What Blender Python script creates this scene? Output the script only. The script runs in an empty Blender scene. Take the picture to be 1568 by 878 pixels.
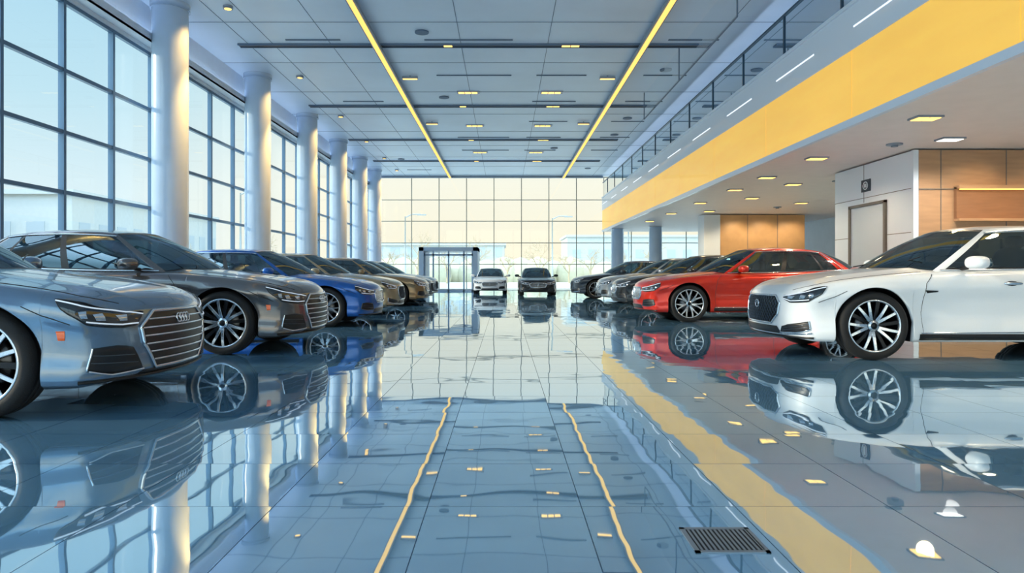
import bpy, bmesh, math, random
from mathutils import Vector, Matrix
random.seed(7)
scene = bpy.context.scene
try:
    scene.view_settings.view_transform = 'Standard'
    scene.view_settings.look = 'None'
except Exception: pass

def L1(c):
    c = c/255.0
    return c/12.92 if c <= 0.04045 else ((c+0.055)/1.055)**2.4
def lin(c): return (L1(c[0]), L1(c[1]), L1(c[2]), 1.0)

# ------------------------------------------------------------ materials
MATS = {}
def mat(name, c, rough=0.5, metal=0.0, coat=0.0, emis=None, es=0.0, spec=0.5, var=0.0, vscale=3.0, bump=0.0, bscale=20.0, stretch=None):
    if name in MATS: return MATS[name]
    m = bpy.data.materials.new(name); m.use_nodes = True
    nt = m.node_tree; b = nt.nodes['Principled BSDF']
    b.inputs['Base Color'].default_value = lin(c)
    b.inputs['Roughness'].default_value = rough
    b.inputs['Metallic'].default_value = metal
    b.inputs['Specular IOR Level'].default_value = spec
    b.inputs['Coat Weight'].default_value = coat
    b.inputs['Coat Roughness'].default_value = 0.03
    if emis is not None:
        b.inputs['Emission Color'].default_value = lin(emis)
        b.inputs['Emission Strength'].default_value = es
    if var > 0 or bump > 0:
        tc = nt.nodes.new('ShaderNodeTexCoord')
        mp = nt.nodes.new('ShaderNodeMapping')
        if stretch: mp.inputs['Scale'].default_value = stretch
        nt.links.new(tc.outputs['Object'], mp.inputs['Vector'])
    if var > 0:
        n = nt.nodes.new('ShaderNodeTexNoise'); n.inputs['Scale'].default_value = vscale
        n.inputs['Detail'].default_value = 6
        r = nt.nodes.new('ShaderNodeMapRange')
        r.inputs['From Min'].default_value = 0.3; r.inputs['From Max'].default_value = 0.7
        r.inputs['To Min'].default_value = 1-var; r.inputs['To Max'].default_value = 1+var
        h = nt.nodes.new('ShaderNodeHueSaturation'); h.inputs['Color'].default_value = lin(c)
        nt.links.new(mp.outputs['Vector'], n.inputs['Vector'])
        nt.links.new(n.outputs['Fac'], r.inputs['Value'])
        nt.links.new(r.outputs['Result'], h.inputs['Value'])
        nt.links.new(h.outputs['Color'], b.inputs['Base Color'])
    if bump > 0:
        n2 = nt.nodes.new('ShaderNodeTexNoise'); n2.inputs['Scale'].default_value = bscale
        bp = nt.nodes.new('ShaderNodeBump'); bp.inputs['Distance'].default_value = bump
        nt.links.new(mp.outputs['Vector'], n2.inputs['Vector'])
        nt.links.new(n2.outputs['Fac'], bp.inputs['Height'])
        nt.links.new(bp.outputs['Normal'], b.inputs['Normal'])
    MATS[name] = m
    return m

def glass_mat(name, tint, refl=0.08, rc=(255,255,255), add=.55):
    m = bpy.data.materials.new(name); m.use_nodes = True
    nt = m.node_tree; nt.nodes.clear()
    out = nt.nodes.new('ShaderNodeOutputMaterial')
    tr = nt.nodes.new('ShaderNodeBsdfTransparent'); tr.inputs['Color'].default_value = (tint[0], tint[1], tint[2], 1)
    gl = nt.nodes.new('ShaderNodeBsdfGlossy'); gl.inputs['Roughness'].default_value = 0.01
    gl.inputs['Color'].default_value = lin(rc)
    mx = nt.nodes.new('ShaderNodeMixShader')
    lw = nt.nodes.new('ShaderNodeLayerWeight'); lw.inputs['Blend'].default_value = 0.25
    mr = nt.nodes.new('ShaderNodeMapRange'); mr.inputs['To Min'].default_value = refl; mr.inputs['To Max'].default_value = min(1, refl+add)
    nt.links.new(lw.outputs['Fresnel'], mr.inputs['Value'])
    nt.links.new(mr.outputs['Result'], mx.inputs['Fac'])
    nt.links.new(tr.outputs[0], mx.inputs[1]); nt.links.new(gl.outputs[0], mx.inputs[2])
    nt.links.new(mx.outputs[0], out.inputs['Surface'])
    return m

def emit_mat(name, c, s):
    m = bpy.data.materials.new(name); m.use_nodes = True
    nt = m.node_tree; nt.nodes.clear()
    out = nt.nodes.new('ShaderNodeOutputMaterial'); e = nt.nodes.new('ShaderNodeEmission')
    e.inputs['Color'].default_value = lin(c); e.inputs['Strength'].default_value = s
    nt.links.new(e.outputs[0], out.inputs['Surface'])
    return m

# ------------------------------------------------------------ mesh builder
class MB:
    def __init__(s): s.v = []; s.f = []; s.m = []; s.s = []
    def vert(s, p): s.v.append(tuple(p)); return len(s.v)-1
    def face(s, idx, m=0, sm=False): s.f.append(tuple(idx)); s.m.append(m); s.s.append(sm)
    def grid(s, P, m=0, sm=True, closed_j=False, closed_i=False):
        ni = len(P); nj = len(P[0])
        ids = [[s.vert(p) for p in row] for row in P]
        for i in range(ni if closed_i else ni-1):
            for j in range(nj if closed_j else nj-1):
                a = ids[i][j]; b = ids[(i+1) % ni][j]; c = ids[(i+1) % ni][(j+1) % nj]; d = ids[i][(j+1) % nj]
                mm = m(i, j) if callable(m) else m
                if mm is None: continue
                s.face((a, b, c, d), mm, sm)
        return ids
    def box(s, lo, hi, m=0):
        x0, y0, z0 = lo; x1, y1, z1 = hi
        b = [s.vert(p) for p in ((x0,y0,z0),(x1,y0,z0),(x1,y1,z0),(x0,y1,z0),(x0,y0,z1),(x1,y0,z1),(x1,y1,z1),(x0,y1,z1))]
        for q in ((0,3,2,1),(4,5,6,7),(0,1,5,4),(1,2,6,5),(2,3,7,6),(3,0,4,7)):
            s.face([b[i] for i in q], m, False)
    def tube(s, pts, r, m=0, n=6, closed=False, taper=None):
        pts = [Vector(p) for p in pts]; N = len(pts); rows = []
        for i, p in enumerate(pts):
            a = pts[(i-1) % N] if (closed or i > 0) else p
            b = pts[(i+1) % N] if (closed or i < N-1) else p
            t = (b-a)
            if t.length < 1e-9: t = Vector((1,0,0))
            t.normalize()
            up = Vector((0,0,1)) if abs(t.z) < 0.9 else Vector((1,0,0))
            u = t.cross(up).normalized(); w = u.cross(t)
            rr = r if taper is None else r+(taper-r)*i/max(1,N-1)
            rows.append([p+u*rr*math.cos(2*math.pi*k/n)+w*rr*math.sin(2*math.pi*k/n) for k in range(n)])
        s.grid(rows, m, True, closed_j=True, closed_i=closed)
    def ell(s, c, r, m=0, e=2.6, nu=20, nv=12, rot=None):
        rows = []
        def sg(v, p): return math.copysign(abs(v)**p, v)
        for i in range(nv+1):
            ph = -math.pi/2+math.pi*i/nv
            row = []
            for j in range(nu):
                th = 2*math.pi*j/nu
                q = Vector((r[0]*sg(math.cos(ph), 2/e)*sg(math.cos(th), 2/e), r[1]*sg(math.cos(ph), 2/e)*sg(math.sin(th), 2/e), r[2]*sg(math.sin(ph), 2/e)))
                if rot: q = rot @ q
                row.append(q+Vector(c))
            rows.append(row)
        s.grid(rows, m, True, closed_j=True)
    def cyl(s, c, r, z0, z1, m=0, n=40, r2=None, cap=True):
        r2 = r if r2 is None else r2
        A = [(c[0]+r*math.cos(2*math.pi*k/n), c[1]+r*math.sin(2*math.pi*k/n), z0) for k in range(n)]
        B = [(c[0]+r2*math.cos(2*math.pi*k/n), c[1]+r2*math.sin(2*math.pi*k/n), z1) for k in range(n)]
        ids = s.grid([A, B], m, True, closed_j=True)
        if cap:
            s.face(ids[1], m, False); s.face(ids[0][::-1], m, False)
    def mesh(s, name, mats, weld=False):
        me = bpy.data.meshes.new(name)
        me.from_pydata(s.v, [], s.f)
        for mt in mats: me.materials.append(mt)
        me.polygons.foreach_set('material_index', s.m)
        me.polygons.foreach_set('use_smooth', s.s)
        me.update()
        if weld:
            bm = bmesh.new(); bm.from_mesh(me)
            bmesh.ops.remove_doubles(bm, verts=bm.verts, dist=2e-4)
            bmesh.ops.recalc_face_normals(bm, faces=bm.faces)
            bm.to_mesh(me); bm.free()
        return me
    def obj(s, name, mats, parent=None, weld=False):
        o = bpy.data.objects.new(name, s.mesh(name, mats, weld))
        scene.collection.objects.link(o)
        if parent: o.parent = parent
        return o
def empty(name, loc=(0,0,0), rz=0, sc=1):
    e = bpy.data.objects.new(name, None); scene.collection.objects.link(e)
    e.location = loc; e.rotation_euler = (0,0,rz); e.scale = (sc,sc,sc) if not isinstance(sc, tuple) else sc
    e.empty_display_size = 0.3
    return e

def I(x, pts):
    n = len(pts)
    if x <= pts[0][0]: return pts[0][1]
    if x >= pts[-1][0]: return pts[-1][1]
    for i in range(n-1):
        if x <= pts[i+1][0]: break
    def d(k):
        if k == 0: return (pts[1][1]-pts[0][1])/(pts[1][0]-pts[0][0])
        if k == n-1: return (pts[-1][1]-pts[-2][1])/(pts[-1][0]-pts[-2][0])
        a = (pts[k][1]-pts[k-1][1])/(pts[k][0]-pts[k-1][0]); b = (pts[k+1][1]-pts[k][1])/(pts[k+1][0]-pts[k][0])
        if a*b <= 0: return 0
        return 2*a*b/(a+b)
    x0, y0 = pts[i]; x1, y1 = pts[i+1]; h = x1-x0; t = (x-x0)/h
    m0 = d(i)*h; m1 = d(i+1)*h
    return (2*t**3-3*t*t+1)*y0+(t**3-2*t*t+t)*m0+(-2*t**3+3*t*t)*y1+(t**3-t*t)*m1

# ------------------------------------------------------------ CAR
LEN = 4.72; AX = (0.87, 3.72); WR = 0.358; AR = 0.400
Wp = [(0,.60),(.02,.68),(.06,.745),(.12,.80),(.22,.85),(.4,.893),(.7,.922),(1.0,.93),(1.6,.922),(2.4,.922),(3.2,.93),(3.74,.937),(4.1,.92),(4.38,.88),(4.57,.82),(4.66,.75),(4.72,.64)]
ZT = [(0,.715),(.03,.745),(.08,.77),(.2,.805),(.5,.865),(.9,.92),(1.3,.968),(1.6,.99),(2.5,1.0),(3.8,1.04),(4.2,1.065),(4.5,1.06),(4.64,1.03),(4.72,.95)]
ZS = [(0,.67),(.03,.69),(.1,.715),(.3,.765),(.6,.825),(.92,.865),(1.5,.905),(2.5,.925),(3.8,.965),(4.4,.975),(4.64,.94),(4.72,.88)]
ZB = [(0,.215),(.3,.19),(.9,.19),(2.5,.19),(4.1,.2),(4.5,.24),(4.72,.3)]
FH = [(0,.935),(.05,.975),(.16,.985),(.38,.957),(.6,.966),(.80,1.0),(.9,.99),(.96,.968),(1.0,.935)]
NOSE = [(.19,.05),(.28,.012),(.4,.0),(.55,.008),(.66,.03),(.75,.06)]
ZR = [(1.9,1.36),(2.1,1.40),(2.4,1.44),(2.8,1.452),(3.2,1.438),(3.6,1.385),(3.9,1.31)]
def warp(x, y, z):
    f = max(0, 1-x/.45)**2
    dx = .10*(y/.6)**2*f
    f2 = max(0, 1-x/.35)**2
    dx += I(z, NOSE)*f2
    g = max(0, 1-(LEN-x)/.45)**2
    dx -= .10*(y/.6)**2*g
    return Vector((x+dx, y, z))
def side_y(x, z):
    zb = I(x, ZB); zs = I(x, ZS); h = max(0, min(1, (z-zb)/(zs-zb)))
    y = I(x, Wp)*I(h, FH)
    for a in AX:
        r = math.hypot(x-a, z-WR)
        y += .014*math.exp(-((r-AR)/.07)**2)*(1 if h < .85 else max(0, (1-h)/.15))
    return y
def S(x, z, sg=1):
    z = min(z, I(x, ZS)-.004)
    p = warp(x, side_y(x, z), z); p.y *= sg; return p
def hood_z(x, y):
    zs = I(x, ZS); zt = I(x, ZT); ys = side_y(x, zs); q = min(1, abs(y)/ys)
    z = zs+(zt-zs)*(1-q**2.4)
    if x < 1.5: z += .012*math.exp(-((abs(y)/ys-.62)/.07)**2)*min(1, x/.3)
    return z
def Hd(x, y): return warp(x, y, hood_z(x, y))
def F(q, z):
    sg = 1 if q >= 0 else -1; q = abs(q)
    z0 = min(z, I(0, ZS)-.004)
    yc = side_y(0, z0)
    if q < yc:
        return Vector((warp(0, q, z0).x, q*sg, z0))
    s_ = q-yc; x = s_*s_/(s_+.15)
    return S(x, z, sg)
def nrm(fn, a, b, e=.006):
    du = fn(a+e, b)-fn(a-e, b); dv = fn(a, b+e)-fn(a, b-e)
    n = du.cross(dv)
    if n.length < 1e-12: n = Vector((-1,0,0))
    n.normalize(); p = fn(a, b)
    if n.dot(p-Vector((2.4,0,.5))) < 0: n = -n
    return n
def poly(pts, t):
    k = t*(len(pts)-1); i = min(int(k), len(pts)-2); u = k-i
    return (pts[i][0]*(1-u)+pts[i+1][0]*u, pts[i][1]*(1-u)+pts[i+1][1]*u)
def patch(mb, fn, A, B, m, off=.004, n=12, k=6, skirt=.015):
    P = []
    for i in range(n+1):
        a = poly(A, i/n); b = poly(B, i/n); row = []
        for j in range(k+1):
            t = j/k; q = a[0]*(1-t)+b[0]*t; z = a[1]*(1-t)+b[1]*t
            row.append(fn(q, z)+nrm(fn, q, z)*off)
        row.insert(0, fn(*a)-nrm(fn, *a)*skirt); row.append(fn(*b)-nrm(fn, *b)*skirt)
        P.append(row)
    mb.grid(P, m, True)
def line(mb, fn, pts, r, m, off=.0, n=None, closed=False, sides=6):
    n = n or 6*(len(pts)-1)
    pp = pts+[pts[0]] if closed else pts
    out = []
    for i in range(n if closed else n+1):
        q = poly(pp, i/n); out.append(fn(*q)+nrm(fn, *q)*off)
    mb.tube(out, r, m, sides, closed)

PAINT, DARK, GLASS, CHROME, LENS, LED, SILV, AMBER, RED, SEAT = range(10)
def build_body(style):
    mb = MB()
    xs = set()
    for v in (0,.006,.015,.03,.045,.06,.08,.1,.13,.17,.21,.26,.31,.36,.42,.46): xs.add(v)
    k = .5
    while k < 4.36: xs.add(round(k,4)); k += .07
    for v in (.14,.08,.05,.03,.015,.005,0,.20,.26,.32): xs.add(LEN-v)
    for a in AX:
        for t in range(0, 33):
            xs.add(a+AR*math.cos(math.pi*t/32))
        xs.add(a+AR+.002); xs.add(a-AR-.002)
    arr = sorted(xs); out = [arr[0]]
    for v in arr[1:]:
        if v-out[-1] > .0015: out.append(v)
    xs = out
    K = 20; M = 16
    rows = []
    for x in xs:
        w = I(x, Wp); zb = I(x, ZB); zs = I(x, ZS); za = zb
        for a in AX:
            d = abs(x-a)
            if d < AR: za = max(zb, WR+math.sqrt(max(0, AR*AR-d*d)))
        yi = min(.60, w*.85)
        r = [warp(x,0,zb), warp(x,yi*.5,zb), warp(x,yi,zb), warp(x,yi,max(za,zb+.001)), warp(x, side_y(x,za)-.03, za+.0005)]
        for i in range(K+1):
            z = za+(zs-za)*i/K; r.append(warp(x, side_y(x,z), z))
        ys = side_y(x, zs)
        for i in range(1, M+1):
            y = ys*(1-i/M); r.append(warp(x, y, hood_z(x, y)))
        rows.append(r)
    def mm(i, j):
        if j < 5: return DARK if j < 4 else PAINT
        if j >= 5+K:
            p = rows[i][j]; 
            if 1.42 < p.x < 4.15 and abs(p.y) < .72-(.5 if p.x < 1.6 else 0)-(.35 if p.x > 3.95 else 0): return DARK
        return PAINT
    for sg in (1,-1):
        mb.grid([[Vector((p.x, p.y*sg, p.z)) for p in r] for r in rows], mm)
        for xx, ri in ((0, 0), (LEN, -1)):
            r = rows[ri]; side = r[5:5+K+1]; zs = I(xx, ZS); ys = side_y(xx, zs)
            P = []
            for i in range(K+1):
                z = side[i].z; yy = side_y(xx, z)
                P.append([Vector((warp(xx, yy*c/M, z).x, yy*c/M*sg, z)) for c in range(M+1)])
            P.append([Vector((warp(xx, ys*c/M, hood_z(xx, ys*c/M)).x, ys*c/M*sg, hood_z(xx, ys*c/M))) for c in range(M+1)])
            mb.grid(P, PAINT)
    # greenhouse
    def gcol(kind, t, v):
        if kind == 'w':
            B = Vector((1.26+.34*t**2.2, .77*t, 0)); T = Vector((2.14+.12*t*t, .57*t, 0)); T.z = I(T.x, ZR)-.05*t*t
            n = Vector((-.6*(1-t**6), t**6, .6*(1-t**6)))
        elif kind == 's':
            B = Vector((1.60+t*2.38, .77+.05*math.sin(math.pi*t)-.04*t, 0)); T = Vector((2.26+t*1.25, .57+.03*math.sin(math.pi*t)-.03*t, 0)); T.z = I(T.x, ZR)-.05
            n = Vector((0,1,.2))
        else:
            B = Vector((4.34-.36*t**2.2, .73*t, 0)); T = Vector((3.66-.15*t*t, .54*t, 0)); T.z = I(T.x, ZR)-.05*t*t
            n = Vector((.6*(1-t**6), t**6, .6*(1-t**6)))
        B.z = hood_z(B.x, B.y)-.012
        P = B.lerp(T, v)+n*.036*math.sin(math.pi*v)
        return P
    vs = [0,.04,.09,.2,.32,.45,.58,.7,.82,.90,.95,1]
    cols = [('w', t) for t in (0,.12,.25,.38,.5,.62,.73,.83,.90,.95)]
    sl = [0,.02,.06,.12,.2,.28,.36,.43,.46,.47,.54,.62,.70,.78,.80,.84,.88,.92,.96,1]
    cols += [('s', t) for t in sl]
    cols += [('r', t) for t in (.93,.85,.75,.62,.5,.38,.25,.12,0)]
    for sg in (1,-1):
        P = []
        for kd, t in cols:
            r = []
            for v in vs:
                p = gcol(kd, t, v); p.y *= sg; r.append(p)
            P.append(r)
        def gm(i, j):
            k0, t0 = cols[i]; k1, t1 = cols[i+1]; v = (vs[j]+vs[j+1])/2
            if k0 == 'w' and k1 == 'w':
                return GLASS if (.02 < v < .97 and max(t0,t1) < .955) else DARK
            if k0 == 'r':
                return GLASS if (.04 < v < .95 and t0 < .94) else PAINT
            if k0 == 's' and k1 == 's':
                c = (t0+t1)/2
                if .09 < v < .90:
                    if .02 < c < .43 or .47 < c < .78 or .80 < c < .92: return GLASS
                    if .43 < c < .47 or .78 < c < .80: return DARK
                elif .04 < v < .09 and .02 < c < .92: return DARK
            return PAINT
        mb.grid(P, gm)
        R = []
        for s_ in sl:
            row = []
            for i in range(11):
                t = 1-i/10; xf = 2.14+.12*t*t; xr = 3.66-.15*t*t
                yt = .57+.03*math.sin(math.pi*s_)-.03*s_
                xx = xf+(xr-xf)*s_
                row.append(Vector((xx, yt*t*sg, I(xx, ZR)-.05*t*t)))
            R.append(row)
        mb.grid(R, PAINT)
        for v, s0, s1 in ((.05,.0,.97),(.925,.0,.95)):
            pts = []
            for i in range(25):
                p = gcol('s', s0+(s1-s0)*i/24, v); p.y *= sg; p.y += .006*sg; pts.append(p)
            mb.tube(pts, .009 if v < .5 else .007, CHROME)
        pts = []
        for i in range(9):
            p = gcol('s', .96+.0*i, .05+(.875)*i/8); p.y = (p.y+.006)*sg; pts.append(p)
        mb.tube(pts, .007, CHROME)
    # -------- front details
    if style == 'bars':
        Lp = [(-.33,.662),(-.47,.56),(-.45,.44),(-.33,.27)]
    elif style == 'mesh':
        Lp = [(-.37,.658),(-.46,.58),(-.44,.45),(-.33,.355)]
    else:
        Lp = [(-.34,.655),(-.42,.60),(-.41,.50),(-.35,.43)]
    Rp = [(-a, b) for a, b in Lp]
    patch(mb, F, Lp, Rp, DARK, .004, 14, 24)
    line(mb, F, Lp+Rp[::-1], .013, CHROME, .008, 80, True)
    def wid(z):
        for i in range(len(Lp)-1):
            if Lp[i][1] >= z >= Lp[i+1][1]:
                t = (Lp[i][1]-z)/(Lp[i][1]-Lp[i+1][1]); return -(Lp[i][0]*(1-t)+Lp[i+1][0]*t)
        return .3
    z0 = Lp[-1][1]; z1 = Lp[0][1]
    if style == 'bars':
        nb = 7
        for i in range(1, nb):
            z = z0+(z1-z0)*i/nb; w = wid(z)-.01
            line(mb, F, [(-w,z),(w,z)], .008, CHROME, .012, 20)
    elif style == 'mesh':
        for i in range(-12, 26):
            a = -.6+i*.055
            for dr in (1,-1):
                seg = []
                for t in range(13):
                    z = z0+(z1-z0)*t/12; q = (a+(z-z0)*.9)*dr
                    if abs(q) < wid(z)-.012: seg.append((q,z))
                if len(seg) > 2: line(mb, F, [seg[0], seg[-1]], .004, SILV, .008, 8, sides=4)
    else:
        for sgn in (1,-1):
            line(mb, F, [(sgn*.025,z0+.01),(sgn*.36,z0+.03),(sgn*.385,.59),(sgn*.32,.645),(sgn*.025,.645)], .010, CHROME, .01, 40, True)
            for i in range(9):
                q = sgn*(.06+i*.035); line(mb, F, [(q,z0+.025),(q,.635)], .005, CHROME, .006, 6, sides=4)
    if style == 'bars':
        for i in range(4):
            c = (-.066+.044*i)
            pts = [F(c+.032*math.cos(a*math.pi/8), .600+.032*math.sin(a*math.pi/8))+Vector((-.022,0,0)) for a in range(16)]
            mb.tube(pts, .006, CHROME, 6, True)
    elif style == 'mesh':
        c = F(0,.56)+Vector((-.02,0,0)); pts = [c+Vector((0,.055*math.cos(a*math.pi/10),.04*math.sin(a*math.pi/10))) for a in range(20)]
        mb.tube(pts, .007, CHROME, 6, True)
        mb.tube([c+Vector((0,-.045,-.02)), c+Vector((0,0,.03)), c+Vector((0,.045,-.02))], .006, CHROME)
    for sg in (1,-1):
        G = lambda q, z, sg=sg: F(q*sg, z)
        Sd = lambda x, z, sg=sg: S(x, z, sg)
        if style == 'bars':
            top = [(.42,.66),(.62,.70),(.85,.735),(1.08,.765)]; bot = [(.50,.575),(.62,.565),(.83,.595),(1.02,.70)]
        elif style == 'mesh':
            top = [(.49,.66),(.64,.70),(.88,.745),(1.08,.77)]; bot = [(.51,.625),(.62,.59),(.82,.605),(1.00,.69)]
        else:
            top = [(.42,.655),(.60,.695),(.82,.735),(1.0,.755)]; bot = [(.43,.595),(.58,.575),(.82,.60),(.97,.68)]
        patch(mb, G, top, bot, LENS, .005, 16, 6)
        def mix(f, inset=.05):
            return [(a*(1-f)+b[0]*f, c*(1-f)+b[1]*f) for (a, c), b in zip(top, bot)]
        line(mb, G, mix(.15), .0055, LED, .007, 16)
        line(mb, G, mix(.85)[:3], .0055, LED, .007, 12)
        line(mb, G, top+bot[::-1], .004, DARK, .004, 50, True)
        for q, fz in ((.60,.5),(.72,.5),(.84,.5)):
            ta = poly(top, (q-.45)/.65); ba = poly(bot, (q-.45)/.65)
            patch(mb, G, [(q-.035,ta[1]*.68+ba[1]*.32),(q+.035,ta[1]*.66+ba[1]*.34)], [(q-.03,ta[1]*.34+ba[1]*.66),(q+.03,ta[1]*.34+ba[1]*.66)], CHROME, .008, 3, 2, 0)
        # lower intake
        if style == 'bars':
            it = [(.54,.43),(.64,.45),(.80,.44)]; ib = [(.44,.27),(.66,.26),(.84,.30)]
        elif style == 'mesh':
            it = [(.50,.33),(.66,.37),(.84,.40)]; ib = [(.46,.26),(.66,.27),(.86,.31)]
        else:
            it = [(.52,.42),(.66,.44),(.80,.43)]; ib = [(.46,.30),(.66,.30),(.84,.33)]
        patch(mb, G, it, ib, DARK, .004, 10, 5)
        line(mb, G, [ib[0], ib[1], ib[2], it[2]], .008, CHROME if style != 'kidney' else SILV, .006, 24)
        for i in (1,2):
            t = i/3
            line(mb, G, [(it[0][0]*(1-t)+ib[0][0]*t+.02, it[0][1]*(1-t)+ib[0][1]*t), (it[2][0]*(1-t)+ib[2][0]*t-.02, it[2][1]*(1-t)+ib[2][1]*t)], .003, SILV, .004, 10, sides=4)
        if style == 'bars': patch(mb, Sd, [(.33,.56),(.39,.56)], [(.335,.50),(.38,.50)], AMBER, .005, 4, 3)
        for pl in ([(1.37,.24),(1.36,.5),(1.40,.80),(1.48,.895)], [(2.46,.23),(2.48,.55),(2.50,.915)], [(3.26,.25),(3.31,.45),(3.46,.70),(3.54,.80),(3.52,.94)], [(1.37,.235),(2.4,.232),(3.26,.25)], [(.28,.60),(.46,.66),(.58,.72)]):
            line(mb, Sd, pl, .0035, DARK, .0, 30, sides=4)
        hl = [Hd(x_, (side_y(x_, I(x_,ZS))*(.90 if x_ > .3 else .80+.1*x_/.3))*sg) for x_ in [.06+.08*i for i in range(18)]]
        mb.tube(hl, .0035, DARK, 4)
        patch(mb, Sd, [(1.33,.215),(3.28,.215)], [(1.33,.275),(3.28,.275)], DARK, .006, 20, 3)
        line(mb, Sd, [(1.35,.285),(3.26,.30)], .007, CHROME, .006, 20)
        if style != 'kidney': patch(mb, Sd, [(1.385,.73),(1.41,.70)], [(1.52,.725),(1.52,.712)], DARK, .004, 3, 4)
        for hx in (2.28, 3.18):
            p = Sd(hx, .80); mb.ell(p+Vector((0,.022*sg,0)), (.10,.014,.016), CHROME if style != 'kidney' else PAINT, 3, 14, 8)
            mb.ell(p+Vector((0,.002*sg,0)), (.07,.006,.026), DARK, 2, 14, 6)
        patch(mb, Sd, [(4.31,.88),(4.66,.90)], [(4.38,.78),(4.66,.76)], RED, .005, 8, 4)
        rot = Matrix.Rotation(math.radians(-12*sg), 3, 'Z')
        mb.ell((1.86, 1.01*sg, 1.015), (.085,.115,.068), PAINT, 2.6, 20, 12, rot)
        mb.ell((1.925, 1.01*sg, 1.015), (.03,.10,.055), GLASS, 3, 16, 8, rot)
        mb.tube([(1.84,.80*sg,.955),(1.85,.88*sg,.965),(1.86,.95*sg,.985)], .022, DARK, 8)
    patch(mb, F, [(-.42,.325 if style != 'bars' else .258),(.42,.325 if style != 'bars' else .258)], [(-.48,.245 if style != 'bars' else .235),(.48,.245 if style != 'bars' else .235)], DARK, .004, 20, 3)
    line(mb, F, [(-.90,.225),(-.5,.222),(.5,.222),(.90,.225)], .012, DARK, .004, 60)
    if style == 'mesh': line(mb, F, [(-.88,.275),(-.5,.243),(.5,.243),(.88,.275)], .008, CHROME, .006, 60)
    for sy in (.36,-.36):
        mb.ell((2.65, sy, 1.0), (.09,.22,.20), SEAT, 3, 14, 10, Matrix.Rotation(math.radians(14), 3, 'Y'))
        mb.ell((2.72, sy, 1.25), (.05,.12,.075), SEAT, 3, 12, 8)
        mb.ell((3.55, sy, 1.0), (.09,.30,.18), SEAT, 3, 14, 10, Matrix.Rotation(math.radians(20), 3, 'Y'))
    st = [Vector((2.05+.06*math.sin(a*math.pi/8), .36+.17*math.cos(a*math.pi/8), 1.02+.16*math.sin(a*math.pi/8))) for a in range(16)]
    mb.tube(st, .014, DARK, 6, True)
    mb.ell((1.9,0,.99), (.25,.68,.05), DARK, 3, 18, 8)
    for sy in (.45,-.1):
        mb.tube([(1.34,sy,.985),(1.50,sy-.3,1.04),(1.56,sy-.45,1.085)], .007, DARK, 4)
    return mb

car_glass = glass_mat('car_glass', (.16,.24,.27), .14, (215,235,245))
M_dark = mat('black_trim', (12,15,20), .35, var=.1)
M_chrome = mat('chrome', (215,222,230), .12, 1.0)
M_lens = mat('headlamp_lens', (22,30,40), .04, coat=1.0, var=.4, vscale=30)
M_led = mat('headlamp_led', (225,235,245), .2, 0.2, emis=(230,240,255), es=.35)
M_silv = mat('satin_silver', (100,110,122), .3, .9)
M_amber = mat('amber_marker', (220,95,25), .2, coat=1, emis=(230,90,20), es=.2)
M_redl = mat('tail_lamp', (130,12,10), .15, coat=1)
M_seat = mat('seat_leather', (60,52,48), .5, bump=.002, bscale=60)
def paint(name, c, metal=.45, rough=.28):
    m = mat(name, c, rough, metal, coat=.8, var=.05, vscale=400)
    return m
CARM = lambda p: [p, M_dark, car_glass, M_chrome, M_lens, M_led, M_silv, M_amber, M_redl, M_seat]
BODY = {}
for stl in ('bars','mesh','kidney'):
    BODY[stl] = build_body(stl).mesh('car_body_'+stl, CARM(M_dark), weld=True)

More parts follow.
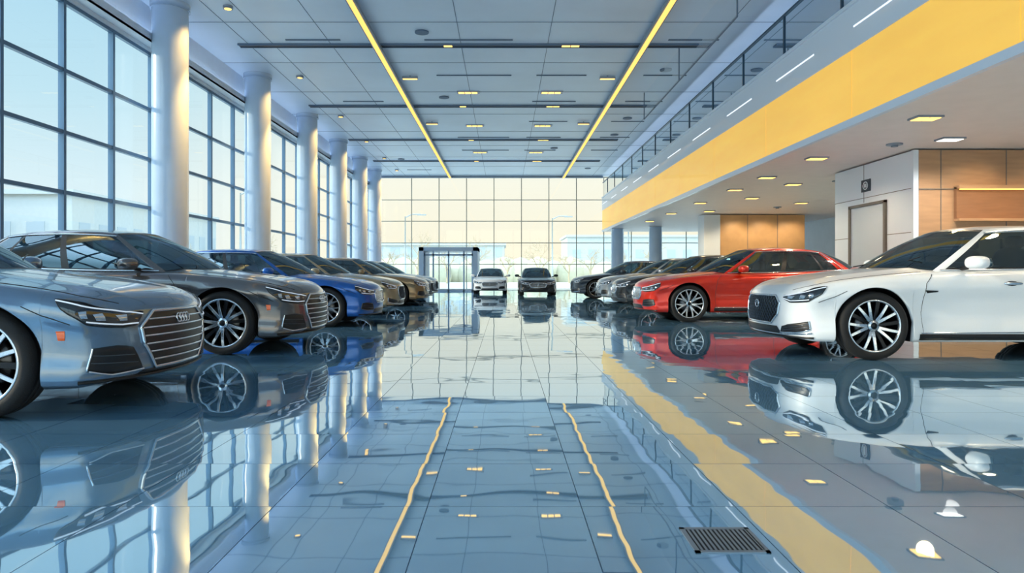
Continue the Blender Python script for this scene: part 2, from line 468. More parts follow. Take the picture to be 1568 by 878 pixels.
M_tire = mat('tire_rubber', (18,19,22), .75, bump=.002, bscale=80)
M_alloy = mat('machined_alloy', (205,212,220), .2, .95)
M_rimd = mat('rim_dark', (24,27,32), .3, .6)
M_disc = mat('brake_disc', (95,98,102), .35, .9)
def build_wheel(kind):
    mb = MB(); n = 56
    def lathe(prof, m):
        mb.grid([[Vector((r*math.cos(2*math.pi*k/n), y, r*math.sin(2*math.pi*k/n))) for k in range(n)] for y, r in prof], m, True, closed_j=True)
    W2 = WR-.365
    lathe([(-.11,.24),(-.12,.27),(-.12,.33+W2),(-.105,.354+W2),(-.06,WR),(-.03,WR),(-.028,WR-.006),(-.02,WR-.006),(-.018,WR),(.018,WR),(.02,WR-.006),(.028,WR-.006),(.03,WR),(.06,WR),(.105,.354+W2),(.12,.335+W2),(.123,.315+W2),(.118,.290+W2),(.105,.281+W2)], 0)
    lathe([(.100,.285+W2),(.112,.281+W2),(.112,.268+W2),(.100,.262+W2),(.085,.258+W2)], 1)
    lathe([(.085,.258+W2),(.0,.235),(-.10,.235),(-.10,.05)], 2)
    lathe([(.02,.06),(.022,.165),(.0,.168)], 3)
    lathe([(.03,.0001),(.03,.07),(.0,.075)], 2)
    mb.box((-.06,.0,.11),(.06,.05,.19), 2)
    R1 = .267+W2
    def spoke(a0, a1, w0, w1, r0, r1, m):
        def P(r, a, w, y): 
            return Vector((r*math.cos(a)-w*math.sin(a), y, r*math.sin(a)+w*math.cos(a)))
        rings = []
        for i in range(7):
            t = i/6; r = r0+(r1-r0)*t; a = a0+(a1-a0)*t**.8; w = w0+(w1-w0)*t
            yf = .078+.022*t+.008*math.sin(math.pi*t)
            rings.append([P(r,a,-w,yf-.045), P(r,a,-w*1.0,yf-.004), P(r,a,-w*.75,yf), P(r,a,w*.75,yf), P(r,a,w,yf-.004), P(r,a,w,yf-.045)])
        mb.grid(rings, lambda i, j: m if j in (1,2,3) else 2, False)
    if kind == 0:
        for k in range(5):
            a = math.pi/2+k*2*math.pi/5
            for s_ in (1,-1): spoke(a+s_*.16, a+s_*.24, .018, .015, .045, R1, 1)
            spoke(a+math.pi/5, a+math.pi/5, .014, .022, .05, R1, 2)
    else:
        for k in range(7):
            a = math.pi/2+k*2*math.pi/7
            spoke(a, a+.24, .020, .013, .04, R1, 1); spoke(a+.02, a-.20, .018, .011, .06, R1, 2 if kind == 1 else 1)
    mb.grid([[Vector((r*math.cos(2*math.pi*k/20), y, r*math.sin(2*math.pi*k/20))) for k in range(20)] for y, r in ((.05,.062),(.085,.060),(.092,.05),(.092,.034),(.098,.030),(.098,.0001))], lambda i, j: 1 if i in (1,2) else 2, True, closed_j=True)
    for k in range(5):
        a = math.pi/2+math.pi/5+k*2*math.pi/5
        c = Vector((.048*math.cos(a), .09, .048*math.sin(a))); mb.ell(c, (.006,.006,.006), 3, 2, 8, 6)
    return mb.mesh('wheel_%d' % kind, [M_tire, M_alloy, M_rimd, M_disc])
WHEEL = [build_wheel(i) for i in range(3)]

def car(name, front, facing, style, pm, sc=1.08, wk=0, zs=1.0):
    rz = {'-X': 0, '+X': math.pi, '-Y': math.pi/2}[facing] if isinstance(facing, str) else facing
    e = empty(name, (front[0], front[1], 0), rz, (sc, sc, sc*zs))
    me = BODY[style].copy(); me.materials[0] = pm
    b = bpy.data.objects.new('body', me); scene.collection.objects.link(b); b.parent = e
    k = 1
    for a in AX:
        for sg in (1,-1):
            w = bpy.data.objects.new('wheel_%d' % k, WHEEL[wk]); scene.collection.objects.link(w); w.parent = e; k += 1
            w.location = (a, .802*sg, WR)
            w.rotation_euler = (0, random.uniform(0,.8), 0 if sg > 0 else math.pi)
    return e

P_grey = paint('paint_steel_grey', (112,134,156), .75, .2)
P_brown = paint('paint_graphite', (108,106,108), .75, .2)
P_blue = paint('paint_blue', (8,90,174), .5)
P_beige = paint('paint_champagne', (172,156,126), .6)
P_beige2 = paint('paint_sand', (156,130,94), .6)
P_black = paint('paint_black', (20,23,28), .2)
P_char = paint('paint_charcoal', (50,58,68), .5)
P_silver = paint('paint_silver', (160,168,176), .7)
P_red = paint('paint_red', (208,38,10), .45)
P_white = paint('paint_white', (234,238,242), .0, .3)

car('grey_sedan', (-2.64, 5.60), '+X', 'bars', P_grey, 1.08, 0)
car('grey_sedan', (-2.50, 9.35), '+X', 'bars', P_brown, 1.10, 0)
car('blue_sedan', (-2.45, 13.65), '+X', 'kidney', P_blue, 1.03, 2)
car('beige_sedan', (-2.55, 17.3), '+X', 'mesh', P_beige, 1.05, 1)
car('beige_sedan', (-2.45, 22.1), '+X', 'kidney', P_beige2, 1.05, 1)
car('black_sedan', (-2.55, 24.5), '+X', 'mesh', P_char, 1.03, 1)
car('silver_sedan', (-2.75, 28.3), '+X', 'mesh', P_silver, 1.05, 1)
car('white_sedan', (3.29, 8.85), '-X', 'mesh', P_white, 1.11, 0)
car('red_sedan', (2.85, 14.95), '-X', 'kidney', P_red, 1.08, 2)
car('black_sedan', (3.10, 19.6), '-X', 'kidney', P_black, 1.06, 1)
car('silver_sedan', (3.2, 23.6), '-X', 'kidney', P_silver, 1.06, 1)
car('black_sedan', (2.75, 28.2), '-X', 'mesh', P_char, 1.06, 1)
car('white_sedan', (-.70, 33.0), '-Y', 'kidney', P_white, .90, 1)
car('black_sedan', (1.50, 30.2), '-Y', 'kidney', P_black, .90, 1)

# ------------------------------------------------------------ ROOM
KS = 1.08
CZ = 6.57; D = 39.0; XL = -7.4; XR = 14.0; YB = -7.0; MX = 5.6
def shell(name, lo, hi, m, parent=None):
    mb = MB(); mb.box(lo, hi, 0); return mb.obj(name, [m], parent)

def floor_mat():
    m = bpy.data.materials.new('polished_tile'); m.use_nodes = True
    nt = m.node_tree; nt.nodes.clear(); N = nt.nodes.new; Lk = nt.links.new
    out = N('ShaderNodeOutputMaterial')
    tc = N('ShaderNodeTexCoord'); mp = N('ShaderNodeMapping'); mp.inputs['Location'].default_value = (.33+66, -2.27+66, 0)
    Lk(tc.outputs['Object'], mp.inputs['Vector'])
    br = N('ShaderNodeTexBrick'); br.offset = 0; br.inputs['Scale'].default_value = 1
    br.inputs['Brick Width'].default_value = .66; br.inputs['Row Height'].default_value = .66
    br.inputs['Mortar Size'].default_value = .0028; br.inputs['Mortar Smooth'].default_value = .3
    br.inputs['Color1'].default_value = lin((100,146,180)); br.inputs['Color2'].default_value = lin((108,154,186)); br.inputs['Mortar'].default_value = lin((46,68,90))
    Lk(mp.outputs['Vector'], br.inputs['Vector'])
    nz = N('ShaderNodeTexNoise'); nz.inputs['Scale'].default_value = 2.4; nz.inputs['Detail'].default_value = 1
    Lk(tc.outputs['Object'], nz.inputs['Vector'])
    bp = N('ShaderNodeBump'); bp.inputs['Strength'].default_value = 1; bp.inputs['Distance'].default_value = .0013
    Lk(nz.outputs['Fac'], bp.inputs['Height'])
    # every tile is laid at a very slightly different tilt
    dv = N('ShaderNodeVectorMath'); dv.operation = 'DIVIDE'; dv.inputs[1].default_value = (.66,.66,1); Lk(mp.outputs['Vector'], dv.inputs[0])
    fl = N('ShaderNodeVectorMath'); fl.operation = 'FLOOR'; Lk(dv.outputs[0], fl.inputs[0])
    wn = N('ShaderNodeTexWhiteNoise'); wn.noise_dimensions = '2D'; Lk(fl.outputs[0], wn.inputs['Vector'])
    sb = N('ShaderNodeVectorMath'); sb.operation = 'SUBTRACT'; sb.inputs[1].default_value = (.5,.5,.5); Lk(wn.outputs['Color'], sb.inputs[0])
    ml = N('ShaderNodeVectorMath'); ml.operation = 'MULTIPLY'; ml.inputs[1].default_value = (.010,.005,0); Lk(sb.outputs[0], ml.inputs[0])
    ad = N('ShaderNodeVectorMath'); ad.operation = 'ADD'; Lk(bp.outputs['Normal'], ad.inputs[0]); Lk(ml.outputs[0], ad.inputs[1])
    no = N('ShaderNodeVectorMath'); no.operation = 'NORMALIZE'; Lk(ad.outputs[0], no.inputs[0])
    df = N('ShaderNodeBsdfDiffuse'); Lk(br.outputs['Color'], df.inputs['Color'])
    gl = N('ShaderNodeBsdfGlossy'); gl.inputs['Roughness'].default_value = .02; gl.inputs['Color'].default_value = (.87,.95,1,1)
    Lk(no.outputs[0], gl.inputs['Normal'])
    lw = N('ShaderNodeLayerWeight'); lw.inputs['Blend'].default_value = .35
    mr = N('ShaderNodeMapRange'); mr.inputs['To Min'].default_value = .50; mr.inputs['To Max'].default_value = .92
    Lk(lw.outputs['Fresnel'], mr.inputs['Value'])
    inv = N('ShaderNodeMath'); inv.operation = 'MULTIPLY_ADD'; inv.inputs[1].default_value = -.75; inv.inputs[2].default_value = 1
    Lk(br.outputs['Fac'], inv.inputs[0])
    mu = N('ShaderNodeMath'); mu.operation = 'MULTIPLY'; Lk(mr.outputs['Result'], mu.inputs[0]); Lk(inv.outputs[0], mu.inputs[1])
    mx = N('ShaderNodeMixShader'); Lk(mu.outputs[0], mx.inputs['Fac']); Lk(df.outputs[0], mx.inputs[1]); Lk(gl.outputs[0], mx.inputs[2])
    Lk(mx.outputs[0], out.inputs['Surface'])
    return m
shell('floor', ((XL-.2)*KS, (YB-.2)*KS, -.2), ((XR+.2)*KS, (D+.2)*KS, 0), floor_mat())
BEFORE = set(bpy.data.objects)

M_ceil = mat('ceiling_panel_glow', (190,208,226), .40, var=.06, vscale=.6, emis=(110,142,176), es=.07)  # faint blue emission added to the ceiling as ambient fill
M_wall = mat('wall_paint', (206,218,230), .5, var=.03)
M_seam = mat('ceiling_seam', (92,114,140), .6)
M_slot = mat('ceiling_slot', (20,32,56), .5)
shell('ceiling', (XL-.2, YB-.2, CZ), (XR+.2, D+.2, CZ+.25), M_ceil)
mb = MB()
for y in [6.4+2.9*i for i in range(12)]:
    mb.box((XL, y-.010, CZ-.006), (MX+3, y+.010, CZ), 0)
for x in (-5.6,-4.2,-1.05,1.05,5.0,-6.2):
    mb.box((x-.007, YB, CZ-.005), (x+.007, D, CZ), 0)
for y in [6.4+2.9*i for i in range(12)]:
    for x0, x1 in ((-5.2,-3.9),(-1.9,.2),(.9,2.3),(3.9,5.1)):
        if random.random() < .6: mb.box((x0, y+1.1, CZ-.02), (x1, y+1.16, CZ), 0)
    if random.random() < .8: 
        cx = random.choice((-5,-1.9,2.2,4.4)); mb.cyl((cx, y+.6), .16, CZ-.03, CZ, 0, 24)
mb.obj('trim_1', [M_seam])
M_warm = emit_mat('warm_lamp', (255,205,110), 2.6)
M_white = emit_mat('white_lamp', (255,248,235), 3.0)
M_led_y = emit_mat('led_strip_glow', (252,204,110), 1.6)
M_cove_fill = emit_mat('added_cove_fill', (212,230,252), 5.2)  # glow of the added strips that brighten the ceiling
M_metal = mat('fixture_metal', (140,152,166), .4, .4)
for y in (11.0, 16.6, 22.6, 28.3, 33.6):
    mb = MB(); mb.box((-6.45, y-.09, CZ-.03), (4.7, y+.09, CZ), 0)
    mb.box((-6.45, y-.11, CZ-.045), (4.7, y-.09, CZ), 2); mb.box((-6.45, y+.09, CZ-.045), (4.7, y+.11, CZ), 2)
    for x in (-1.37, 1.5, 1.72):
        mb.box((x-.10, y-.05, CZ-.04), (x+.10, y+.05, CZ-.02), 1)
    mb.obj('ceiling_light_track', [M_slot, M_warm, M_seam])
for y in (8.0, 20.9, 25.6, 31.2):
    for x in (-1.1, 1.45):
        mb = MB(); mb.box((x-.34, y-.12, CZ-.03), (x+.34, y+.12, CZ), 0)
        for k in range(3): mb.box((x-.30+.2*k, y-.08, CZ-.04), (x-.13+.2*k, y+.08, CZ-.028), 1)
        mb.obj('ceiling_light', [M_metal, M_warm])
for y in (19.2, 25.0):
    for x in (-2.65, 2.90):
        mb = MB(); mb.box((x-.22, y-.05, CZ-.09), (x+.22, y+.05, CZ-.03), 0); mb.box((x-.2, y-.045, CZ-.1), (x+.2, y+.045, CZ-.09), 1)
        mb.box((x-.02,y-.02,CZ-.04),(x+.02,y+.02,CZ),0)
        mb.obj('ceiling_light', [M_metal, M_warm])
for x in (-3.07, 3.35):
    mb = MB(); mb.box((x-.09, -2, CZ-.14), (x+.09, D-.3, CZ-.05), 0); mb.box((x-.055, -2, CZ-.155), (x+.055, D-.3, CZ-.14), 1)
    mb.obj('led_light_strip', [M_metal, M_led_y])
mb = MB(); mb.box((XL, YB+.3, 5.72), (XL+.22, D-.3, 5.76), 0); mb.box((XL+.20, YB+.3, 5.72), (XL+.22, D-.3, 5.90), 0); mb.box((XL+.04, YB+.3, 5.76), (XL+.18, D-.3, 5.775), 1)
mb.obj('added_cove_fill', [M_wall, M_cove_fill])  # added up-facing strip on the left ledge, fills the ceiling with light
mb = MB(); mb.box((MX+.30, YB+.3, 5.31), (MX+.62, D-.3, 5.36), 0); mb.box((MX+.30, YB+.3, 5.31), (MX+.32, D-.3, 5.50), 0); mb.box((MX+.36, YB+.3, 5.36), (MX+.58, D-.3, 5.375), 1)
mb.obj('added_cove_fill', [M_wall, M_cove_fill])  # second added strip, fills the ceiling from the mezzanine side
M_pane = glass_mat('clear_glass', (.93,.97,1), .02, add=.35)
M_rail_g = glass_mat('railing_glass', (.36,.54,.64), .12)
mb = MB()
for x, y0, y1 in ((4.3, 12.6, 21.0),):
    mb.face([mb.vert(p) for p in ((x,y0,5.75),(x,y1,5.75),(x,y1,CZ-.05),(x,y0,CZ-.05))], 1)
    mb.box((x-.012,y0,5.74),(x+.012,y1,5.76),0)
    for yy in (y0, (y0+y1)/2, y1): mb.box((x-.012,yy-.012,5.75),(x+.012,yy+.012,CZ),0)
mb.obj('glass_draft_curtain', [M_seam, glass_mat('curtain_glass', (.84,.91,.96), .03)])

M_frame = mat('window_frame_blue', (86,118,146), .4, .2)
M_frame_b = mat('window_frame_pale', (172,172,158), .5, .1)
shell('wall_left', (XL-.2, YB, 5.65), (XL, D, CZ), M_wall)
shell('baseboard_left', (XL-.2, YB, 0), (XL, D, .12), M_wall)
def glazing(name, axis, c, a0, a1, zs, av, fm, t=.035, dep=.06):
    mb = MB()
    def bx(u0,u1,z0,z1,d,m):
        if axis == 'x': mb.box((c-d, u0, z0), (c+d, u1, z1), m)
        else: mb.box((u0, c-d, z0), (u1, c+d, z1), m)
    for z in zs: bx(a0, a1, z-t, z+t, dep*.8, 0)
    for a in av: bx(a-t, a+t, zs[0], zs[-1], dep, 0)
    A = [(c, a0, zs[0]), (c, a1, zs[0]), (c, a1, zs[-1]), (c, a0, zs[-1])] if axis == 'x' else [(a0, c, zs[0]), (a1, c, zs[0]), (a1, c, zs[-1]), (a0, c, zs[-1])]
    mb.face([mb.vert(p) for p in A], 1)
    return mb.obj(name, [fm, M_pane])
av = []
a = 10.1-1.45*11
while a < D: 
    av.append(a); a += 1.45
glazing('window_1', 'x', XL-.08, YB, D, [.12,1.33,2.38,3.4,4.45,5.62], av, M_frame, .034, .05)
avb = [XL+.05]; a = -5.3
while a < XR: avb.append(a); a += 1.57
glazing('window_2', 'y', D+.05, XL, XR, [.06,1.54,2.76,4.0,5.22,CZ-.06], avb, M_frame_b, .022, .04)
glazing('window_3', 'y', YB-.05, XL, XR, [.1,1.5,3.0,4.5,CZ-.1], [XL+.1+2.1*i for i in range(11)], M_frame, .05)
shell('wall_right', (XR, YB, 0), (XR+.2, D, CZ), M_wall)
shell('trim_2', (XL, D-.25, CZ-.12), (MX, D-.02, CZ-.001), M_metal)

M_col = mat('column_paint', (176,196,218), .25, coat=.5, var=.03, bump=.001, bscale=2)
colY = [6.95, 14.1, 19.1, 23.9, 28.4, 32.6, 36.4]
for y in colY:
    mb = MB(); mb.cyl((-6.9, y), .35, 0, CZ-.10, 0, 56, cap=False); mb.cyl((-6.9, y), .37, 0, .12, 0, 56); mb.cyl((-6.9, y), .38, CZ-.14, CZ-.001, 0, 56)
    mb.obj('column', [M_col])
    mb = MB(); mb.cyl((-5.75, y+.1), .10, CZ-.06, CZ-.001, 0, 20); mb.cyl((-5.75, y+.1), .07, CZ-.065, CZ-.058, 1, 20)
    mb.obj('column_fill_fixture', [M_metal, M_warm])  # added fixture body for the warm column fill
    for tz, sz, en in ((5.2, 36, 420), (3.0, 22, 2600)):
        ld = bpy.data.lights.new('spot', 'SPOT'); ld.energy = en; ld.color = (1,.54,.15); ld.spot_size = math.radians(sz*1.6); ld.spot_blend = .9; ld.shadow_soft_size = .06
        lo = bpy.data.objects.new('column_warm_fill', ld); scene.collection.objects.link(lo); lo.location = (-5.75, y+.1, CZ-.10)  # added lamp that warms the right side of the columns
        lo.rotation_euler = (Vector((-6.75,y+.02,tz))-Vector(lo.location)).to_track_quat('-Z','Y').to_euler()

M_fascia = mat('fascia_white', (214,228,244), .3, coat=.3)
M_under = mat('soffit_paint', (222,214,212), .45, var=.03)
shell('mezzanine_slab', (MX+.05, YB, 3.4), (XR, D, 5.30), M_under)
M_yel = mat('yellow_panel_glow', (248,198,90), .45, coat=.2, emis=(252,192,80), es=.56, var=.12, vscale=1.0, stretch=(1,.35,2))  # emission added to lift the brightness of the band
mb = MB()
mb.box((MX-.03, YB, 3.38), (MX+.05, D, 3.50), 1)
y = YB
while y < D:
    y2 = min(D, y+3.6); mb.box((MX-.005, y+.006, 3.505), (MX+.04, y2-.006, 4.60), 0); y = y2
mb.box((MX-.02, YB, 4.60), (MX+.05, D, 5.33), 1)
mb.box((MX-.06, YB, 5.30), (MX+.12, D, 5.36), 1)
y = 3.0
while y < D-1:
    mb.box((MX-.028, y, 4.95-.012), (MX-.018, y+1.7, 4.95+.012), 2); y += 3.1
mb.obj('mezzanine_fascia', [M_yel, M_fascia, emit_mat('fascia_light', (235,245,255), 1.3)])
mb = MB(); y = 2.0
while y < D:
    mb.box((MX+.02, y-.02, 5.36), (MX+.06, y+.02, 6.2), 0); y += 2.35
mb.box((MX+.01, YB, 6.18), (MX+.07, D, 6.22), 0)
mb.face([mb.vert(p) for p in ((MX+.04,YB,5.36),(MX+.04,D,5.36),(MX+.04,D,6.18),(MX+.04,YB,6.18))], 1)
mb.obj('glass_railing', [mat('rail_metal', (60,84,104), .35, .6), M_rail_g])

for x, y, w in ((6.45,10.45,1),(6.45,14.1,1),(6.5,16.9,1),(6.55,19.4,1),(6.6,23,1),(6.6,27,1),(6.6,31,1),(7.9,12.1,0),(7.7,18.2,1),(7.8,21.5,1),(7.8,26,1),(9.4,11.5,1),(9.3,8.6,1),(6.5,7,1),(10,23,1),(11.2,20.5,1),(6.45,3.5,1),(9.6,19,1)):
    mb = MB(); mb.box((x-.20, y-.14, 3.37), (x+.20, y+.14, 3.4), 0)
    for k in range(2): mb.box((x-.17+.18*k, y-.11, 3.362), (x-.01+.18*k, y+.11, 3.372), 1)
    mb.obj('recessed_downlight', [M_metal, M_warm if w else M_white])
    ld = bpy.data.lights.new('downlight', 'SPOT'); ld.energy = 220; ld.color = (1,.77,.48) if w else (1,.95,.88); ld.spot_size = math.radians(150); ld.spot_blend = .7; ld.shadow_soft_size = .12
    lo = bpy.data.objects.new('downlight_lamp', ld); scene.collection.objects.link(lo); lo.location = (x, y, 3.33)
for x, y in ((7.2,12.6),(8.6,17.6),(9.8,24.5)):
    mb = MB(); mb.cyl((x,y), .14, 3.375, 3.4, 0, 24); mb.cyl((x,y), .06, 3.34, 3.375, 0, 16); mb.obj('smoke_detector', [M_metal])

M_core = mat('core_white_panel', (222,230,238), .35, coat=.2)
M_tan = mat('wood_veneer', (182,142,106), .35, coat=.4, var=.10, vscale=2, stretch=(1,1,6))
M_tan_d = mat('wood_veneer_dark', (150,106,74), .4, coat=.3, var=.1, vscale=2, stretch=(1,1,6))
M_joint = mat('joint_dark', (110,104,100), .6)
core = empty('service_core', (0,0,0))
mb = MB(); mb.box((7.85,13.1,0),(13.98,16.2,3.37), 0)
for z in (.9,1.8,2.65): mb.box((7.845,13.1,z-.006),(7.85,16.2,z+.006), 1)
mb.box((7.845,14.9-.006,2.55),(7.85,14.9+.006,3.37), 1)
mb.box((7.82,13.05,0),(7.92,13.12,3.37), 0)
mb.obj('core_wall', [M_core, M_joint], core)
mb = MB(); mb.box((7.93,13.06,0),(13.98,13.1,3.37), 0)
mb.box((7.93,13.05,2.61),(13.98,13.06,2.63), 2)
for x in (8.35, 9.6, 10.9): mb.box((x-.006,13.05,0),(x+.006,13.06,3.37), 2)
mb.box((8.6,12.98,2.05),(13.9,13.06,2.65), 1); mb.box((8.6,12.90,2.62),(13.9,13.06,2.68), 0); mb.box((8.6,12.90,2.0),(13.9,13.06,2.05), 0)
mb.box((8.65,12.94,2.60),(13.8,12.98,2.615), 3)
mb.obj('veneer_front', [M_tan, M_tan_d, M_joint, M_warm], core)
mb = MB(); mb.box((7.80,14.0,0),(7.85,14.07,2.52), 1); mb.box((7.80,15.42,0),(7.85,15.49,2.52), 1); mb.box((7.80,14.0,2.46),(7.85,15.49,2.52), 1)
mb.box((7.83,14.07,.0),(7.848,15.42,2.46), 0); mb.box((7.78,14.16,1.0),(7.83,14.20,1.3), 1)
mb.obj('door_1', [mat('door_grey', (190,202,212), .4), mat('door_frame_metal', (120,110,100), .4, .4)], core)
mb = MB(); mb.box((7.83,14.62,2.78),(7.848,14.98,3.04), 0)
mb.tube([Vector((7.826,14.8+.09*math.cos(a*math.pi/10),2.91+.08*math.sin(a*math.pi/10))) for a in range(20)], .012, 1, 6, True)
mb.box((7.82,14.76,2.87),(7.83,14.84,2.95), 1)
mb.obj('wall_sign', [mat('sign_black', (24,34,52), .4), mat('sign_white', (220,225,230), .4)])
mb = MB(); mb.box((8.65,27.5,0),(12.1,29,3.37), 0); mb.box((8.0,27.35,0),(8.65,28.2,3.37), 1)
for x in (9.8,11.0): mb.box((x-.01,27.49,0),(x+.01,27.5,3.37), 2)
mb.obj('wall_partition', [mat('amber_panel', (206,162,112), .4, coat=.3, var=.06), M_core, M_joint])
for x, z in ((9.3,3.25),(10.4,3.25),(11.5,3.25)):
    ld = bpy.data.lights.new('wallwash', 'SPOT'); ld.energy = 80; ld.color = (1,.80,.54); ld.spot_size = math.radians(110); ld.spot_blend = .8; ld.shadow_soft_size = .1
    lo = bpy.data.objects.new('wall_wash_lamp', ld); scene.collection.objects.link(lo); lo.location = (x, 26.6, z); lo.rotation_euler = Vector((0,.6,-1)).to_track_quat('-Z','Y').to_euler()
for x in (9.0,10.4,11.8):
    ld = bpy.data.lights.new('wallwash', 'SPOT'); ld.energy = 40; ld.color = (1,.78,.50); ld.spot_size = math.radians(110); ld.spot_blend = .8; ld.shadow_soft_size = .1
    lo = bpy.data.objects.new('wall_wash_lamp', ld); scene.collection.objects.link(lo); lo.location = (x, 12.2, 3.25); lo.rotation_euler = Vector((0,.6,-1)).to_track_quat('-Z','Y').to_euler()
mb = MB(); mb.box((12.9,20,0),(13.98,23,3.37), 0); mb.box((12.88,20.5,.1),(12.9,22.5,2.6),1); mb.obj('wall_niche', [M_tan, M_tan_d])
for x, y in ((6.05,36.5),(7.75,35.0)):
    mb = MB(); mb.cyl((x,y), .33, 0, 3.39, 0, 40); mb.cyl((x,y), .37, 0, .1, 0, 40); mb.obj('column', [M_col])

M_vest = mat('vestibule_frame', (150,172,196), .4)
v = empty('entrance_vestibule', (-2.95, 36.2, 0))
mb = MB()
for x in (-1.55,1.30): mb.box((x,-.3,0),(x+.25,2.6,2.4), 0)
mb.box((-1.55,-.3,2.20),(1.55,2.6,2.40), 0)
for x in (-1.3,-.85,-.04,.77,1.22): mb.box((x,-.1,0),(x+.08,0,2.20), 0)
mb.box((-1.3,-.1,1.95),(1.3,0,2.05), 0)
mb.box((-1.3,-.1,0.0),(1.3,0,.12), 0)
mb.obj('portal_frame', [M_vest], v)
mb = MB()
mb.face([mb.vert(p) for p in ((-1.3,-.05,.12),(1.3,-.05,.12),(1.3,-.05,2.2),(-1.3,-.05,2.2))], 0)
for x in (-.10,.10): mb.tube([(x,-.14,.8),(x,-.14,1.5)], .02, 1)
mb.obj('door_glass', [M_pane, M_chrome], v)

for o in [o for o in bpy.data.objects if o not in BEFORE]:
    if o.type == 'MESH':
        for vx in o.data.vertices:
            p = vx.co; z = 1+KS*(p.z-1) 
            vx.co = (p.x*KS, p.y*KS, z if p.z > .3 else p.z*(1+KS*(.3-1))/.3)
    else:
        o.location = (o.location.x*KS, o.location.y*KS, (1+KS*(o.location.z-1)) if o.type == 'LIGHT' else o.location.z)

g = empty('drain_grate', (.82, 2.56, 0))
mb = MB(); a, b_ = .135, .12
mb.box((-a,-b_,.0),(a,-b_+.018,.004),0); mb.box((-a,b_-.018,0),(a,b_,.004),0); mb.box((-a,-b_,0),(-a+.018,b_,.004),0); mb.box((a-.018,-b_,0),(a,b_,.004),0)
mb.box((-a+.018,-b_+.018,0),(a-.018,b_-.018,.0012),1)
for i in range(14):
    x = -a+.026+i*.0172; mb.box((x,-b_+.022,.001),(x+.007,b_-.022,.004),0)
mb.obj('grate', [mat('grate_steel', (120,134,148), .4, .5), mat('grate_void', (18,24,34), .8)], g)

# ------------------------------------------------------------ EXTERIOR
M_ground = mat('outdoor_paving', (190,188,174), .8, var=.06, vscale=.3)
mb = MB(); mb.box((-220,-80,-.4),(200,260,-.21)); mb.obj('ground', [M_ground])
M_bld = mat('hazy_building', (186,192,192), .8, var=.03); M_bldw = mat('hazy_building_window', (168,180,188), .6)  # pale colours with distance haze painted in
def building(x, y, w, d, h):
    mb = MB(); mb.box((x,y,-.25),(x+w,y+d,h), 0)
    nx = int(w/3); nz = int(h/3)
    for i in range(nx):
        for k in range(nz):
            mb.box((x+1+3*i, y-.05, 1+3*k),(x+2.6+3*i, y, 2.6+3*k), 1)
    for i in range(int(d/3)):
        for k in range(nz):
            mb.box((x+w, y+1+3*i, 1+3*k),(x+w+.05, y+2.6+3*i, 2.6+3*k), 1)
    mb.box((x-.3,y-.3,h),(x+w+.3,y+d+.3,h+.4), 0)
    mb.obj('building', [M_bld, M_bldw])
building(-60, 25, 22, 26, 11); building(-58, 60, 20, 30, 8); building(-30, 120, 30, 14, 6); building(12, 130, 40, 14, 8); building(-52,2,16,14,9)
M_tree = mat('hazy_winter_bark', (186,170,142), .9)  # bark colour lightened to paint in distance haze
def treemesh(seed):
    rr = random.Random(seed); mb = MB()
    def br(p, d, ln, r, dep):
        q = p+d*ln; mb.tube([p, p+d*ln*.5+Vector((rr.uniform(-.05,.05)*ln, rr.uniform(-.05,.05)*ln,0)), q], r, 0, 4, taper=r*.6)
        if dep == 0: return
        for k in range(3 if dep > 1 else 4):
            ax = Vector((rr.uniform(-1,1), rr.uniform(-1,1), rr.uniform(-.3,.6))).normalized()
            nd = (d*.8+ax*.75).normalized()
            br(p+d*ln*rr.uniform(.6,1), nd, ln*rr.uniform(.6,.8), r*.55, dep-1)
    br(Vector((0,0,-.25)), Vector((0,0,1)), 2.0, .16, 5)
    return mb.mesh('tree_mesh', [M_tree])
TM = [treemesh(3), treemesh(8)]
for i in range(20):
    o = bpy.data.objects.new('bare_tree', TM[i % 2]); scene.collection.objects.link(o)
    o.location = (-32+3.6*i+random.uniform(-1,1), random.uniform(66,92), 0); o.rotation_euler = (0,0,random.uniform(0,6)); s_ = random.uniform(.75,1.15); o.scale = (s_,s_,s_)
mb = MB(); 
rr = random.Random(2)
for i in range(60):
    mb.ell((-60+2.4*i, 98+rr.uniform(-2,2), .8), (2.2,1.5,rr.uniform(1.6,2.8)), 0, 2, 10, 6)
mb.obj('hedge', [mat('hazy_hedge', (192,186,160), .9, var=.06)])  # hedge colour includes painted distance haze
M_post = mat('hazy_lamp_post', (158,166,168), .5)  # post grey paled to paint in distance haze
for x, y in ((-9,62),(4.5,64),(-17,44),(10,55)):
    mb = MB(); mb.cyl((x,y), .09, -.25, 6.2, 0, 10, r2=.05); mb.tube([(x,y,6.1),(x+.6,y,6.4),(x+1.4,y,6.4)], .05, 0); mb.box((x+1.1,y-.12,6.3),(x+1.9,y+.12,6.4),0)
    mb.obj('street_lamp', [M_post])

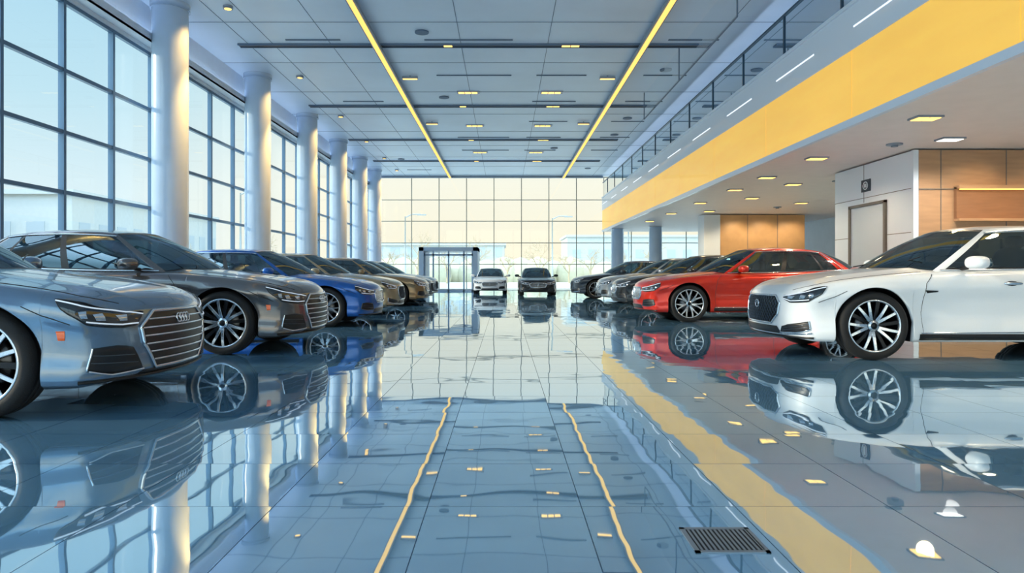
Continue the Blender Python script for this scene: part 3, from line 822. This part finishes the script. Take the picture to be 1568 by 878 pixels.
# ------------------------------------------------------------ WORLD / LIGHT
w = bpy.data.worlds.new('sky'); scene.world = w; w.use_nodes = True
nt = w.node_tree; nt.nodes.clear()
out = nt.nodes.new('ShaderNodeOutputWorld'); bg = nt.nodes.new('ShaderNodeBackground')
tc = nt.nodes.new('ShaderNodeTexCoord'); sp = nt.nodes.new('ShaderNodeSeparateXYZ')
nt.links.new(tc.outputs['Generated'], sp.inputs[0])
def ramp(stops):
    cr = nt.nodes.new('ShaderNodeValToRGB'); nt.links.new(sp.outputs['Z'], cr.inputs['Fac'])
    E = cr.color_ramp.elements
    E[0].position = stops[0][0]; E[0].color = (*stops[0][1],1); E[1].position = stops[-1][0]; E[1].color = (*stops[-1][1],1)
    for p, c in stops[1:-1]:
        e = E.new(p); e.color = (*c,1)
    return cr
r1 = ramp([(0,(1.0,.90,.66)),(.13,(.97,.93,.76)),(.28,(.62,.82,.86)),(.45,(.42,.70,.85)),(.75,(.60,.78,.95))])
r2 = ramp([(0,(.84,.92,.90)),(.10,(.74,.88,.90)),(.22,(.55,.78,.86)),(.42,(.38,.66,.82)),(.75,(.60,.78,.95))])
xr = nt.nodes.new('ShaderNodeMapRange'); xr.inputs['From Min'].default_value = -.25; xr.inputs['From Max'].default_value = -.50
nt.links.new(sp.outputs['X'], xr.inputs['Value'])
mxc = nt.nodes.new('ShaderNodeMix'); mxc.data_type = 'RGBA'
nt.links.new(xr.outputs['Result'], mxc.inputs[0]); nt.links.new(r1.outputs['Color'], mxc.inputs[6]); nt.links.new(r2.outputs['Color'], mxc.inputs[7])
nt.links.new(mxc.outputs[2], bg.inputs['Color'])
zr = nt.nodes.new('ShaderNodeMapRange'); zr.inputs['From Min'].default_value = .42; zr.inputs['From Max'].default_value = .75; zr.inputs['To Min'].default_value = 1.08; zr.inputs['To Max'].default_value = 4.0
yr = nt.nodes.new('ShaderNodeMapRange'); yr.inputs['From Min'].default_value = -.2; yr.inputs['From Max'].default_value = -.8; yr.inputs['To Min'].default_value = 1.0; yr.inputs['To Max'].default_value = 2.4
nt.links.new(sp.outputs['Z'], zr.inputs['Value']); nt.links.new(sp.outputs['Y'], yr.inputs['Value'])
mu = nt.nodes.new('ShaderNodeMath'); mu.operation = 'MULTIPLY'
nt.links.new(zr.outputs['Result'], mu.inputs[0]); nt.links.new(yr.outputs['Result'], mu.inputs[1]); nt.links.new(mu.outputs[0], bg.inputs['Strength'])
nt.links.new(bg.outputs[0], out.inputs['Surface'])
sd = bpy.data.lights.new('sun', 'SUN'); sd.energy = 4.0; sd.color = (1,.86,.64); sd.angle = math.radians(2)
so = bpy.data.objects.new('sun', sd); scene.collection.objects.link(so)
so.rotation_euler = Vector((1,.10,-.34)).to_track_quat('-Z','Y').to_euler()

# ------------------------------------------------------------ CAMERA
cd = bpy.data.cameras.new('camera'); co = bpy.data.objects.new('camera', cd); scene.collection.objects.link(co)
cd.sensor_width = 36; cd.lens = 24.0; cd.shift_x = .0075; cd.shift_y = -.0125; cd.clip_end = 500
co.location = (0,0,1.0); co.rotation_euler = (math.pi/2,0,0)
scene.camera = co
